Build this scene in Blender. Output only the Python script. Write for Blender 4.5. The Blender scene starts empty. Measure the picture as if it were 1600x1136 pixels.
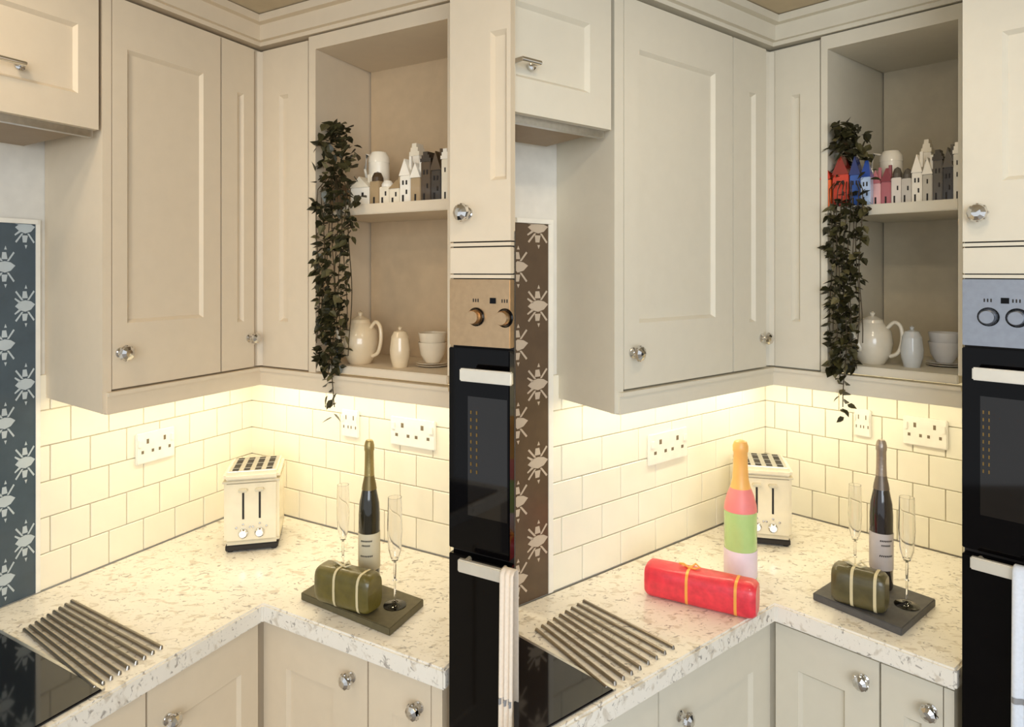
import bpy, bmesh, math, random
from mathutils import Vector, Matrix

# ------------------------------------------------------------------ camera, world, lights
scene = bpy.context.scene
COL = scene.collection
FPX, EYE, HOR = 1050.0, 1.63, 428.0
cam_d = bpy.data.cameras.new('camera'); cam = bpy.data.objects.new('camera', cam_d); COL.objects.link(cam)
cam.location = (0, 0, EYE); cam.rotation_euler = (math.pi/2, 0, 0)
cam_d.sensor_width = 36; cam_d.lens = 36*FPX/1600; cam_d.shift_y = -(568-424)/1600; cam_d.clip_start = .02
scene.camera = cam
world = bpy.data.worlds.new('world'); scene.world = world; world.use_nodes = True
wb = world.node_tree.nodes['Background']; wb.inputs[0].default_value = (.90, .95, 1.0, 1); wb.inputs[1].default_value = 1.0
scene.view_settings.view_transform = 'Standard'; scene.view_settings.look = 'None'
scene.view_settings.exposure = 0.0; scene.view_settings.gamma = 1; scene.view_settings.use_curve_mapping = False

def area_light(name, loc, target, sx, sy, power, col):
    d = bpy.data.lights.new(name, 'AREA'); d.shape = 'RECTANGLE'; d.size = sx; d.size_y = sy; d.energy = power; d.color = col
    o = bpy.data.objects.new(name, d); COL.objects.link(o); o.location = loc
    o.rotation_euler = (Vector(target)-Vector(loc)).to_track_quat('-Z', 'Y').to_euler()
    return o
area_light('cool_fill', (.15, -1.9, 1.75), (0, 1.5, 1.35), 1.8, 1.3, 46, (.86, .93, 1.0))  # broad cool fill added behind the camera; no window stands there
def spot_light(name, loc, target, power, col, ang=110):
    d = bpy.data.lights.new(name, 'SPOT'); d.energy = power; d.color = col; d.spot_size = math.radians(ang); d.spot_blend = .8; d.shadow_soft_size = .05
    o = bpy.data.objects.new(name, d); COL.objects.link(o); o.location = loc
    o.rotation_euler = (Vector(target)-Vector(loc)).to_track_quat('-Z', 'Y').to_euler()
    return o

# ------------------------------------------------------------------ materials
def lin(c): return tuple(((x/255)/12.92 if x/255 <= .04045 else ((x/255+.055)/1.055)**2.4) for x in c)+(1,)
MATS = {}
def mat(name, rgb, rough=.5, metal=0, noise=.04, scale=30, bump=0, emit=0, trans=0, ior=1.45, coat=0):
    if name in MATS: return MATS[name]
    m = bpy.data.materials.new(name); m.use_nodes = True; nt = m.node_tree; b = nt.nodes['Principled BSDF']
    c = lin(rgb)
    tc = nt.nodes.new('ShaderNodeTexCoord'); n = nt.nodes.new('ShaderNodeTexNoise'); n.inputs['Scale'].default_value = scale; n.inputs['Detail'].default_value = 3
    nt.links.new(tc.outputs['Object'], n.inputs['Vector'])
    r = nt.nodes.new('ShaderNodeValToRGB')
    r.color_ramp.elements[0].position = .3; r.color_ramp.elements[1].position = .7
    r.color_ramp.elements[0].color = tuple(max(0, x*(1-noise)) for x in c[:3])+(1,)
    r.color_ramp.elements[1].color = tuple(min(1, x*(1+noise)) for x in c[:3])+(1,)
    nt.links.new(n.outputs['Fac'], r.inputs['Fac']); nt.links.new(r.outputs['Color'], b.inputs['Base Color'])
    b.inputs['Roughness'].default_value = rough; b.inputs['Metallic'].default_value = metal
    b.inputs['Coat Weight'].default_value = coat; b.inputs['Coat Roughness'].default_value = .08
    if trans: b.inputs['Transmission Weight'].default_value = trans; b.inputs['IOR'].default_value = ior
    if emit: b.inputs['Emission Color'].default_value = c; b.inputs['Emission Strength'].default_value = emit
    if bump:
        bp = nt.nodes.new('ShaderNodeBump'); bp.inputs['Strength'].default_value = bump; bp.inputs['Distance'].default_value = .002
        nt.links.new(n.outputs['Fac'], bp.inputs['Height']); nt.links.new(bp.outputs['Normal'], b.inputs['Normal'])
    MATS[name] = m; return m
def granite(name, base, grey, beige):
    m = bpy.data.materials.new(name); m.use_nodes = True; nt = m.node_tree; b = nt.nodes['Principled BSDF']; L = nt.links.new
    tc = nt.nodes.new('ShaderNodeTexCoord')
    mp = nt.nodes.new('ShaderNodeMapping'); mp.inputs['Scale'].default_value = (1, 1.5, 1); L(tc.outputs['Object'], mp.inputs['Vector'])
    def noise(s, d, dist=0):
        n = nt.nodes.new('ShaderNodeTexNoise'); n.inputs['Scale'].default_value = s; n.inputs['Detail'].default_value = d; n.inputs['Distortion'].default_value = dist
        L(mp.outputs['Vector'], n.inputs['Vector']); return n
    def ramp(src, p0, p1, c0, c1):
        r = nt.nodes.new('ShaderNodeValToRGB'); e = r.color_ramp.elements; e[0].position = p0; e[1].position = p1; e[0].color = c0; e[1].color = c1
        L(src, r.inputs['Fac']); return r
    def mix(f, a, bb):
        x = nt.nodes.new('ShaderNodeMixRGB'); L(f, x.inputs[0]); L(a, x.inputs[1]); x.inputs[2].default_value = bb; return x
    W, K_ = (1, 1, 1, 1), (0, 0, 0, 1)
    basec = ramp(noise(9, 4).outputs['Fac'], .35, .65, lin(base), lin([min(255, x+6) for x in base]))
    f1 = ramp(noise(38, 6, .6).outputs['Fac'], .56, .66, K_, (.75, .75, .75, 1))
    x1 = mix(f1.outputs['Color'], basec.outputs['Color'], lin(beige))
    f2 = ramp(noise(62, 5, 1.0).outputs['Fac'], .60, .68, K_, (.8, .8, .8, 1))
    x2 = mix(f2.outputs['Color'], x1.outputs['Color'], lin(grey))
    f3 = ramp(noise(120, 3, .3).outputs['Fac'], .66, .74, K_, (.6, .6, .6, 1))
    x3 = mix(f3.outputs['Color'], x2.outputs['Color'], lin([c*.6 for c in grey]))
    L(x3.outputs['Color'], b.inputs['Base Color']); b.inputs['Roughness'].default_value = .18
    MATS[name] = m; return m
M_ceiling = mat('ceiling_paint', (196, 180, 150), .9)
M_wall = mat('wall_paint', (232, 228, 218), .8)
M_floor = mat('floor_stone', (150, 140, 128), .5, noise=.12, scale=6)
M_granite = granite('white_granite', (238, 232, 220), (150, 142, 134), (205, 194, 176))
M_steel = mat('brushed_steel', (200, 198, 194), .28, 1, noise=.08, scale=90)
M_rod = mat('dark_steel_rod', (158, 150, 138), .3, 1, noise=.08, scale=90)
M_hole = mat('pin_hole', (120, 106, 84), .8)
M_chrome = mat('chrome', (215, 213, 210), .08, 1, noise=.02)
M_dark = mat('dark_recess', (34, 28, 24), .7)
M_black = mat('black_glass', (6, 5, 6), .05, 0, noise=.1)
M_black.node_tree.nodes['Principled BSDF'].inputs['Specular IOR Level'].default_value = .16
M_hob = mat('hob_glass', (16, 16, 20), .06, 0, noise=.1)
M_rubber = mat('dark_rubber', (38, 30, 24), .6)
M_glass = mat('clear_glass', (252, 252, 252), .0, 0, noise=0, trans=1, ior=1.45)
M_white = mat('white_plastic', (244, 240, 228), .35)
M_led = mat('led_diffuser', (255, 236, 180), .5, emit=4, noise=0)

# ------------------------------------------------------------------ mesh helpers
class MB:
    def __init__(s): s.v = []; s.f = []
    def add(s, vs, fs):
        n = len(s.v); s.v += [tuple(p) for p in vs]; s.f += [tuple(i+n for i in f) for f in fs]; return s
    def prism(s, pts, z0, z1):
        n = len(pts); vs = [(x, y, z0) for x, y in pts]+[(x, y, z1) for x, y in pts]
        fs = [tuple(range(n))[::-1], tuple(range(n, 2*n))]+[(i, (i+1) % n, (i+1) % n+n, i+n) for i in range(n)]
        return s.add(vs, fs)
    def box(s, x0, x1, y0, y1, z0, z1, m=None):
        vs = [(x, y, z) for z in (z0, z1) for x, y in ((x0, y0), (x1, y0), (x1, y1), (x0, y1))]
        if m: vs = [m(*p) for p in vs]
        return s.add(vs, [(3, 2, 1, 0), (4, 5, 6, 7), (0, 1, 5, 4), (1, 2, 6, 5), (2, 3, 7, 6), (3, 0, 4, 7)])
    def lathe(s, prof, seg=20, mtx=None, cap=True):
        vs = []; fs = []; n = len(prof)
        for k in range(seg):
            a = 2*math.pi*k/seg
            vs += [Vector((r*math.cos(a), r*math.sin(a), z)) for r, z in prof]
        if mtx: vs = [mtx @ p for p in vs]
        for k in range(seg):
            k2 = (k+1) % seg
            for i in range(n-1): fs.append((k*n+i, k2*n+i, k2*n+i+1, k*n+i+1))
        if cap:
            if prof[0][0] > 1e-6: fs.append(tuple(k*n for k in range(seg))[::-1])
            if prof[-1][0] > 1e-6: fs.append(tuple(k*n+n-1 for k in range(seg)))
        return s.add(vs, fs)
    def tube(s, path, r, seg=8):
        path = [Vector(p) for p in path]; rs = r if isinstance(r, (list, tuple)) else [r]*len(path)
        vs = []; fs = []; n = len(path)
        up = Vector((0, 0, 1))
        for i, p in enumerate(path):
            t = (path[min(i+1, n-1)]-path[max(i-1, 0)]).normalized()
            if abs(t.dot(up)) > .95: up = Vector((1, 0, 0))
            x = t.cross(up).normalized(); y = x.cross(t).normalized()
            vs += [p+(x*math.cos(2*math.pi*k/seg)+y*math.sin(2*math.pi*k/seg))*rs[i] for k in range(seg)]
        for i in range(n-1):
            for k in range(seg): fs.append((i*seg+k, i*seg+(k+1) % seg, (i+1)*seg+(k+1) % seg, (i+1)*seg+k))
        fs += [tuple(range(seg))[::-1], tuple((n-1)*seg+k for k in range(seg))]
        return s.add(vs, fs)
ORG = {}
def mesh_data(mb, org=(0, 0, 0), smooth=False, bevel=0, bseg=2):
    me = bpy.data.meshes.new('mesh'); me.from_pydata([(x-org[0], y-org[1], z-org[2]) for x, y, z in mb.v], [], mb.f)
    bm = bmesh.new(); bm.from_mesh(me)
    bmesh.ops.remove_doubles(bm, verts=bm.verts, dist=1e-6)
    bmesh.ops.recalc_face_normals(bm, faces=bm.faces)
    if bevel: bmesh.ops.bevel(bm, geom=[e for e in bm.edges if len(e.link_faces) == 2 and e.calc_face_angle(0) > .6], offset=bevel, segments=bseg, affect='EDGES', clamp_overlap=True)
    bm.to_mesh(me); bm.free()
    if smooth:
        me.polygons.foreach_set('use_smooth', [True]*len(me.polygons))
        try: me.set_sharp_from_angle(angle=math.radians(38))
        except Exception: pass
    return me
def tag(o, label=None, cat=None, group=None, kind=None):
    if label: o['label'] = label
    if cat: o['category'] = cat
    if group: o['group'] = group
    if kind: o['kind'] = kind
    return o
def thing(name, label, cat, loc=(0, 0, 0), rz=0, group=None, local=False):
    o = bpy.data.objects.new(name, None); COL.objects.link(o); o.location = loc; o.rotation_euler = (0, 0, rz); o.empty_display_size = .03
    ORG[o.name] = (0, 0, 0) if local else tuple(loc)
    return tag(o, label, cat, group)
def part(name, mb, m, parent=None, smooth=False, bevel=0, label=None):
    org = ORG[parent.name] if parent else (0, 0, 0)
    o = bpy.data.objects.new(name, mesh_data(mb, org, smooth, bevel)); COL.objects.link(o); o.data.materials.append(m)
    if parent: o.parent = parent
    ORG[o.name] = org
    if label: o['label'] = label
    return o
def solo(name, mb, m, label, cat, base, smooth=False, bevel=0, group=None):
    o = bpy.data.objects.new(name, mesh_data(mb, base, smooth, bevel)); COL.objects.link(o); o.data.materials.append(m); o.location = base
    ORG[o.name] = tuple(base); return tag(o, label, cat, group)
def struct(name, mb, m):
    o = part(name, mb, m); o['kind'] = 'structure'; return o
def clip(poly, side):                       # keep x >= 0.003 (side=1) or x <= -0.003 (side=-1)
    if not side: return poly
    out = []; n = len(poly); g = lambda p: side*p[0]-.003
    for i in range(n):
        p, q = poly[i], poly[(i+1) % n]
        if g(p) >= 0: out.append(p)
        if (g(p) >= 0) != (g(q) >= 0):
            t = g(p)/(g(p)-g(q)); out.append((p[0]+t*(q[0]-p[0]), p[1]+t*(q[1]-p[1])))
    return out
def axis_matrix(origin, z):                 # local z turned to direction z
    z = Vector(z).normalized(); return Matrix.Translation(origin) @ z.to_track_quat('Z', 'Y').to_matrix().to_4x4()

# ------------------------------------------------------------------ the two kitchen corners in plan
class Corner:
    """a: along the left run from the wall corner, b: along the right run."""
    def __init__(s, key, ox, B, u, v, front, top, side):
        s.key = key; s.ox = ox; s.B = Vector(B); s.u = Vector(u).normalized(); s.v = Vector(v).normalized()
        s.aF, s.bF = front; s.aW, s.bW = top; s.side = side
        s.nL = (s.v-s.u*s.u.dot(s.v)).normalized(); s.nR = (s.u-s.v*s.u.dot(s.v)).normalized()
    def P(s, a, b): p = s.B+s.u*a+s.v*b; return (p.x, p.y)
    def L(s, t, o, z): return (*s.P(t, o), z)      # left run: t along the wall, o out of it
    def R(s, t, o, z): return (*s.P(o, t), z)      # right run
    def m(s, w): return s.L if w == 'L' else s.R
    def n(s, w): q = s.nL if w == 'L' else s.nR; return Vector((q.x, q.y, 0))
    def t(s, w, col, o):                           # distance along a run seen in a picture column
        k = (col+s.ox-800)/FPX; d = s.u if w == 'L' else s.v; q = s.B+(s.v if w == 'L' else s.u)*o
        return -(q.x-k*q.y)/(d.x-k*d.y)
    def spot(s, col, row, z):                      # point on a level surface
        d = (EYE-z)*FPX/(row-HOR); return ((col+s.ox-800)/FPX*d, d)
    def ab(s, p):
        q = Vector(p)-s.B; det = s.u.x*s.v.y-s.u.y*s.v.x
        return ((q.x*s.v.y-q.y*s.v.x)/det, (s.u.x*q.y-s.u.y*q.x)/det)
    def rect(s, a0, a1, b0, b1): return clip([s.P(a0, b0), s.P(a1, b0), s.P(a1, b1), s.P(a0, b1)], s.side)
    def ang(s, w): d = s.u if w == 'L' else s.v; return math.atan2(d.y, d.x)
KL = Corner('L', 0, (-.799, 2.067), (-.4348, -.9005), (.8654, -.5011), (.226, .295), (.401, .502), -1)
KR = Corner('R', 800, (.776, 2.067), (-.7796, -.6263), (.6945, -.7195), (.325, .2055), (.576, .350), 1)
ZT, ZB = 2.19, 1.39          # cupboard doors
WT = .91                     # worktop
CEIL = 2.270

paint = {'L': mat('warm_cream_paint', (225, 209, 183), .5, bump=.02, noise=.015), 'R': mat('stone_cream_paint', (219, 212, 194), .5, bump=.02, noise=.015)}
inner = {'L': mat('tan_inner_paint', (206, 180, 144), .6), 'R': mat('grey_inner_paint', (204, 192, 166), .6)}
tilem = {'L': mat('cream_tile', (246, 238, 216), .22, noise=.02, scale=14, bump=.05), 'R': mat('white_tile', (245, 240, 222), .22, noise=.02, scale=14, bump=.05)}
grout = mat('grout', (214, 204, 180), .9)
panelm = {'L': mat('slate_blue_glass', (70, 84, 94), .22, noise=.08), 'R': mat('brown_glass', (92, 74, 56), .22, noise=.08)}
motifm = {'L': mat('pale_blue_print', (186, 196, 200), .5), 'R': mat('pale_taupe_print', (196, 180, 160), .5)}
ovenm = {'L': mat('champagne_steel', (196, 166, 130), .34, 1, noise=.05, scale=90), 'R': mat('cool_steel', (160, 164, 172), .34, 1, noise=.05, scale=90)}
WHICH = {'L': 'blue splashback', 'R': 'brown splashback'}

# ------------------------------------------------------------------ room shell
struct('floor', MB().box(-3.2, 3.2, -2.6, 2.6, -.06, 0), M_floor)
struct('ceiling', MB().box(-3.2, 3.2, -1.0, 2.6, CEIL, CEIL+.06), M_ceiling)

def walls(K):
    s = K.side
    def slab(a0, a1, b0, b1): return clip([K.P(a0, b0), K.P(a1, b0), K.P(a1, b1), K.P(a0, b1)], s)
    aend = 1.7; bend = .98 if K.key == 'L' else 1.5
    wl = struct('wall_left' if K.key == 'L' else 'wall_middle', MB().prism(slab(-.08, aend, -.08, 0), 0, CEIL), M_wall)
    wr = struct('wall_back' if K.key == 'L' else 'wall_right', MB().prism(slab(-.08, 0, 0, bend), 0, CEIL), M_wall)
    # brick tiles
    h, j, th = .081, .0022, .006
    a_end = K.t('L', 57, 0); b_end = K.t('R', 694, 0)+(.06 if K.key == 'L' else .05)
    for w, wl_, wd, end in (('L', wl, .0915 if K.key == 'L' else .132, a_end), ('R', wr, .107 if K.key == 'L' else .0745, b_end)):
        n = K.n(w); d = K.u if w == 'L' else K.v; cache = {}
        bedpts = [K.m(w)(t, 0, 0)[:2] for t in (0, end)]
        bp = [bedpts[0], bedpts[1], (bedpts[1][0]+n.x*.003, bedpts[1][1]+n.y*.003), (bedpts[0][0]+n.x*.003, bedpts[0][1]+n.y*.003)]
        part('grout_bed', MB().prism(bp, WT, WT+6*h), grout, wl_)
        for r in range(6):
            t = -(wd/2 if r % 2 else 0)
            while t < end-.004:
                t0, t1 = max(t, .007), min(t+wd, end); t += wd
                ln = round(t1-t0-j, 4)
                if ln < .006: continue
                if ln not in cache:
                    cache[ln] = mesh_data(MB().box(0, ln, 0, th, 0, h-j), bevel=.0012, bseg=1)
                    cache[ln].materials.append(tilem[K.key])
                o = bpy.data.objects.new('tile', cache[ln]); COL.objects.link(o); o.parent = wl_
                p = K.m(w)(t0, 0, 0)
                ang = K.ang(w)
                # local +y of the tile must point into the room
                if Vector((-math.sin(ang), math.cos(ang))).dot(Vector((n.x, n.y))) < 0:
                    p = K.m(w)(t0+ln, 0, 0); ang += math.pi
                o.location = (p[0]+n.x*.002, p[1]+n.y*.002, WT+r*h+j); o.rotation_euler = (0, 0, ang)
    return wl, wr
for K in (KL, KR): walls(K)

# ------------------------------------------------------------------ cabinet pieces
def knob(K, w, t, o, z, parent, r=.0165):
    p = Vector(K.m(w)(t, o, z)); mb = MB()
    m = axis_matrix(p, K.n(w))
    mb.lathe([(.011, 0), (.011, .003), (.005, .006), (.0045, .013)], 14, m)
    mb.lathe([(.004, .012), (r*.75, .014), (r, .020), (r*.86, .026), (r*.45, .030), (0.0, .031)], 10, m)
    for k in range(8):
        a = 2*math.pi*k/8; mb.lathe([(.0, -.002), (.004, 0), (.003, .004), (0, .006)], 6, m @ Matrix.Translation((r*.82*math.cos(a), r*.82*math.sin(a), .018)))
    return part('knob', mb, M_chrome, parent, label='faceted chrome knob')
def door(K, w, t0, t1, o, z0, z1, tl, tr, zb, zt, m, parent, name='door'):
    """shaker leaf: outer t0..t1, z0..z1; sunk panel tl..tr, zb..zt."""
    mp = K.m(w); mb = MB(); D, d, c = .018, .010, .35
    e = [(t0, z0), (t1, z0), (t1, z1), (t0, z1)]; i = [(tl, zb), (tr, zb), (tr, zt), (tl, zt)]
    cx = .006*(1 if t1 > t0 else -1); s_ = [(tl+cx, zb+.007), (tr-cx, zb+.007), (tr-cx, zt-.007), (tl+cx, zt-.007)]
    vs = [mp(t, o, z) for t, z in e]+[mp(t, o+D, z) for t, z in e]+[mp(t, o+D, z) for t, z in i]+[mp(t, o+D-.009, z) for t, z in s_]
    fs = []
    for k in range(4):
        q = (k+1) % 4
        fs += [(k, q, 4+q, 4+k), (4+k, 4+q, 8+q, 8+k), (8+k, 8+q, 12+q, 12+k)]
    fs.append((0, 1, 2, 3)); 
    mb.add(vs, fs+[(12, 13, 14, 15)])
    dr = part(name, mb, m, parent)
    pb = MB().box(tl+cx*1.0, tr-cx*1.0, o+.001, o+D-.0088, zb+.007, zt-.007, mp)
    part('panel', pb, m, dr)
    return dr

def kitchen(K):
    k = K.key; P = paint[k]; I = inner[k]; W = WHICH[k]; aF, bF, aW, bW = K.aF, K.bF, K.aW, K.bW
    tL = lambda c, o=bF: K.t('L', c, o); tR = lambda c, o=aF: K.t('R', c, o)
    D = .018
    oL, oR = bF-D, aF-D                     # carcass fronts; door faces lie at bF / aF
    # ---- hood cabinet over the hob
    a0, a1 = tL(156.5), tL(-150 if k == 'L' else -30); wallside = K.t('L', 64, 0)
    base = (*K.P(a0, 0), 1.912)
    hood = thing('hood_cabinet', f'cream hood cupboard with bar handle over the {W}', 'cupboard', base)
    part('carcass', MB().prism(clip([K.P(wallside+.04, .001), K.P(a1, .001), K.P(a1, oL), K.P(a0+.003, oL)], K.side), 1.916, CEIL-.004), P, hood)
    if k == 'L':
        dr = door(K, 'L', a0+.003, a1, oL, 1.912, ZT, tL(122), a1-.06, 1.975, 2.11, P, hood)
    else:
        aend = tL(2)
        dr = door(K, 'L', a0+.003, aend, oL, 1.912, ZT, tL(122), tL(6), 1.975, 2.11, P, hood)
    hm = MB(); e0 = tL(30); e1 = tL(-40) if k == 'L' else tL(3)
    hz = 2.0
    hm.tube([K.L(e0, bF, hz), K.L(e0, bF+.022, hz), K.L(e1, bF+.022, hz), K.L(e1, bF, hz)], .0045, 10)
    hm.lathe([(.009, 0), (.009, .004), (.005, .006)], 12, axis_matrix(K.L(e0, bF, hz), K.n('L')))
    part('handle', hm, M_chrome, dr, smooth=True, label='chrome bar handle')
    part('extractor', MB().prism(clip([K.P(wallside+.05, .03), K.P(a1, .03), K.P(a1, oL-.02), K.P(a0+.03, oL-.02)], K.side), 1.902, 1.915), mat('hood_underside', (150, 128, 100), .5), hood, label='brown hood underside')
    part('trim_lip', MB().prism(clip([K.P(a0+.006, oL-.012), K.P(a1, oL-.012), K.P(a1, oL+.002), K.P(a0+.006, oL+.002)], K.side), 1.898, 1.915), M_steel, hood)
    # ---- wall cupboard with one door
    s0, s1 = tL(160), tL(345.5)
    cup = thing('wall_cupboard', f'cream wall cupboard with one wide shaker door beside the {W}', 'cupboard', (*K.P(s0, 0), ZB-.012))
    part('side_panel', MB().prism([K.P(K.t('L', 70, .001), .001), K.P(s0, oL+D), K.P(tL(174), oL+D), K.P(K.t('L', 82, .001), .001)], ZB-.046, ZT+.008), P, cup)
    part('carcass', MB().prism([K.P(K.t('L', 84, .001), .001), K.P(tL(176), oL), K.P(s1, oL), K.P(s1, .001)], ZB-.01, ZT+.008), P, cup)
    dr = door(K, 'L', tL(175.5), tL(344.5), oL, ZB, ZT, tL(199), tL(318), 1.523, 2.09, P, cup)
    knob(K, 'L', tL(188), bF, 1.463, dr)
    # ---- corner cupboard, folding pair of doors
    cc = thing('corner_cupboard', f'corner wall cupboard with two narrow folding doors near the {W}', 'cupboard', (*K.P(0, 0), ZB-.012))
    c1 = tR(482)
    part('carcass', MB().prism([K.P(.001, .001), K.P(s1-.002, .001), K.P(s1-.002, oL), K.P(oR, oL), K.P(oR, c1), K.P(.001, c1)], ZB-.01, ZT+.008), P, cc)
    d1 = door(K, 'L', tL(347), tL(397), oL, ZB, ZT, tL(371), tL(381), 1.505, 2.07, P, cc)
    knob(K, 'L', tL(390), bF, 1.463, d1, .0145)
    d2 = door(K, 'R', tR(411), c1-.002, oR, ZB, ZT, tR(436), tR(450), 1.505, 2.07, P, cc)
    part('corner_post', MB().prism([K.P(oR, oL), K.P(aF+.012, oL), K.P(aF+.006, oL+D*.7), K.P(oR+D*.7, bF+.006), K.P(oR, bF+.010)], ZB, ZT), P, cc)
    # ---- open shelf unit
    b0, b1 = c1+.001, tR(704); zi = 2.165; zl = 1.409; zs = 1.785
    un = thing('open_shelf_unit', f'open shelf unit with two shelves right of the corner by the {W}', 'shelf', (*K.P(0, b0), ZB-.012))
    bs = tR(493)
    part('side', MB().prism([K.P(.001, b0), K.P(aF, b0), K.P(aF, bs), K.P(.001, bs-.004)], ZB-.01, ZT+.008), P, un)
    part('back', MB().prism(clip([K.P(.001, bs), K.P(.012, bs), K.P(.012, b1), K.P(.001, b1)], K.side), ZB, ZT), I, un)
    part('top', MB().prism(clip([K.P(.012, bs), K.P(aF, bs), K.P(aF, b1), K.P(.012, b1)], K.side), zi, ZT+.008), P, un)
    part('side', MB().prism(clip([K.P(.012, b1-.008), K.P(aF, b1-.008), K.P(aF, b1), K.P(.012, b1)], K.side), zl, zi), P, un)
    part('shelf', MB().prism(clip([K.P(.012, bs), K.P(aF-.004, bs), K.P(aF-.004, b1-.008), K.P(.012, b1-.008)], K.side), zs-.024, zs), P, un, bevel=.002)
    part('bottom_shelf', MB().prism(clip([K.P(.012, bs), K.P(aF, bs), K.P(aF, b1-.008), K.P(.012, b1-.008)], K.side), ZB, zl), P, un, bevel=.002)
    # ---- cornice and light rail (trim)
    n0 = 1 if k == 'L' else 3
    far = tL(-150 if k == 'L' else 1); pr = .018
    corn = MB()
    for z0, z1, q in ((ZT+.012, ZT+.022, .004), (ZT+.022, ZT+.060, .016), (ZT+.060, CEIL-.002, .034)):
        corn.prism(clip([K.P(.002, .002), K.P(far, .002), K.P(far, bF+q), K.P(aF+q, bF+q), K.P(aF+q, b1+.06), K.P(.002, b1+.06)], K.side) if k == 'R' else
                   [K.P(.002, .002), K.P(far, .002), K.P(far, bF+q), K.P(aF+q, bF+q), K.P(aF+q, b1+.0), K.P(.002, b1+.0)], z0, z1)
    struct(f'trim_{n0}', corn, P)
    rail = MB(); ra = tL(166); zr0 = ZB-.049
    for z0, z1, q in ((ZB-.012, ZB-.004, .010), (zr0, ZB-.012, .004)):
        rail.prism([K.P(aF-.02, bF-.02), K.P(ra, bF-.02), K.P(ra, bF+q), K.P(aF+q, bF+q), K.P(aF+q, b1), K.P(aF-.02, b1)] if True else [], z0, z1)
    struct(f'trim_{n0+1}', rail, P)
    # ---- led strips behind the light rail
    for w, t0, t1, oo in (('L', aF+.03, tL(185), .5*bF), ('R', bF+.03, tR(690), .5*aF)):
        mp = K.m(w); t0_ = .1 if w == 'L' else .1
        sb = thing('led_strip', f'warm led strip light under the {"wall cupboard" if w == "L" else "open shelf unit"} by the {W}', 'light', mp(t0_, oo, ZB-.02))
        part('diffuser', MB().box(t0_, t1, oo-.006, oo+.006, ZB-.017, ZB-.013, mp), M_led, sb)
        pm = Vector(mp((t0_+t1)/2, oo, ZB-.022)); ln = (t1-t0_)
        dd = bpy.data.lights.new('led_strip_lamp', 'AREA'); dd.shape = 'RECTANGLE'; dd.size = ln; dd.size_y = .02; dd.energy = LED_W*ln; dd.color = (1, .90, .66)
        lo = bpy.data.objects.new('led_strip_lamp', dd); COL.objects.link(lo); lo.location = pm; lo.rotation_euler = (0, 0, K.ang(w))
    # ---- splashback
    sa0, sa1 = K.t('L', 53, .0), (K.t('L', -150, 0) if k == 'L' else K.t('L', 2, 0)); mp = K.L; zt = 1.735
    sp = thing('splashback', f'{"slate blue" if k=="L" else "brown"} splashback panel printed with pale stars behind the {"left" if k=="L" else "right"} hob', 'splashback', mp(sa0, 0, WT))
    pn = part('panel', MB().box(sa0, sa1, .001, .007, WT+.001, zt, mp), panelm[k], sp)
    part('top_trim', MB().box(sa0-.004, sa1, .001, .012, zt, zt+.010, mp), M_white, sp)
    part('edge_trim', MB().box(K.t('L', 60, 0), sa0, .001, .009, WT+.001, zt+.010, mp), M_white, sp)
    pxt = (sa0-K.t('L', 0, 0))/53.0           # metres per column, signed
    sc = abs(pxt); out = .0074
    cols = [(37, 360), (5, 421)]+([(-27, 360), (-59, 421)] if k == 'L' else [])
    for cx, y0 in cols:
        for r in range(6):
            y = y0+122*r; s_here = FPX/Vector(K.P(K.t('L', cx, 0), 0)).y; zc = EYE-(y-HOR)/s_here; tc = K.t('L', cx, 0)
            if zc < WT-.03: continue
            mb = MB(); q = 1/s_here
            def pol(pts):
                pp = []
                for x, yy in pts:
                    tt = tc+(-x)*sc; zz = min(max(zc-yy*q, WT+.002), zt-.001)
                    tt = max(tt, sa0+.001) if True else tt
                    if k == 'R': tt = min(tt, sa1-.001)
                    pp.append((tt, zz))
                ar = sum(pp[i][0]*pp[(i+1) % len(pp)][1]-pp[(i+1) % len(pp)][0]*pp[i][1] for i in range(len(pp)))
                if abs(ar) < 1e-6: return
                n = len(pp)
                mb.add([mp(t, .0068, z) for t, z in pp]+[mp(t, out, z) for t, z in pp], [tuple(range(n)), tuple(range(n, 2*n))]+[(i, (i+1) % n, (i+1) % n+n, i+n) for i in range(n)])
            pol([(-16, 0), (-9, -7), (0, -9), (9, -7), (16, -2), (9, 6), (0, 9), (-9, 6)])
            for sg in (-1, 1):
                pol([(-5, 12*sg), (4, 12*sg), (2, 23*sg), (-4, 23*sg)])
                pol([(-6, 9*sg), (-3, 9*sg), (-14, 24*sg), (-16, 22*sg)])
                pol([(6, 9*sg), (3, 9*sg), (13, 24*sg), (15, 22*sg)])
                pol([(-1, 27*sg), (3, 27*sg), (1, 33*sg)])
                pol([(-9, 4*sg), (-7, 7*sg), (-16, 13*sg), (-17, 11*sg)])
            if mb.f: part('star_motif', mb, motifm[k], sp)
    # ---- worktop
    zf = WT-.040; bt = K.t('R', 694, aW)
    farw = K.t('L', -250 if k == 'L' else 1, bW)
    if k == 'L': farw = 1.35
    else: farw = 1.5
    wpoly = [K.P(.008, .008), K.P(farw, .008), K.P(farw, bW), K.P(aW, bW), K.P(aW, bt), K.P(.008, bt)]
    wt = MB().prism(clip(wpoly, K.side), zf, WT)
    solo('worktop', wt, M_granite, f'L-shaped speckled white granite worktop in front of the {W}', 'worktop', (*K.P(aW, bW), zf), bevel=.004)
    # ---- hob and trivet rods
    zh = WT
    c_br = K.ab(K.spot(26, 1002, WT)); c_fr = K.ab(K.spot(150, 1090, WT))
    ha = (c_br[0]+c_fr[0])/2; hb0, hb1 = .05 if k == 'L' else .035, c_fr[1]
    hp = thing('hob', f'black glass induction hob below the {W}', 'hob', (*K.P(ha, hb1), zh))
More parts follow.
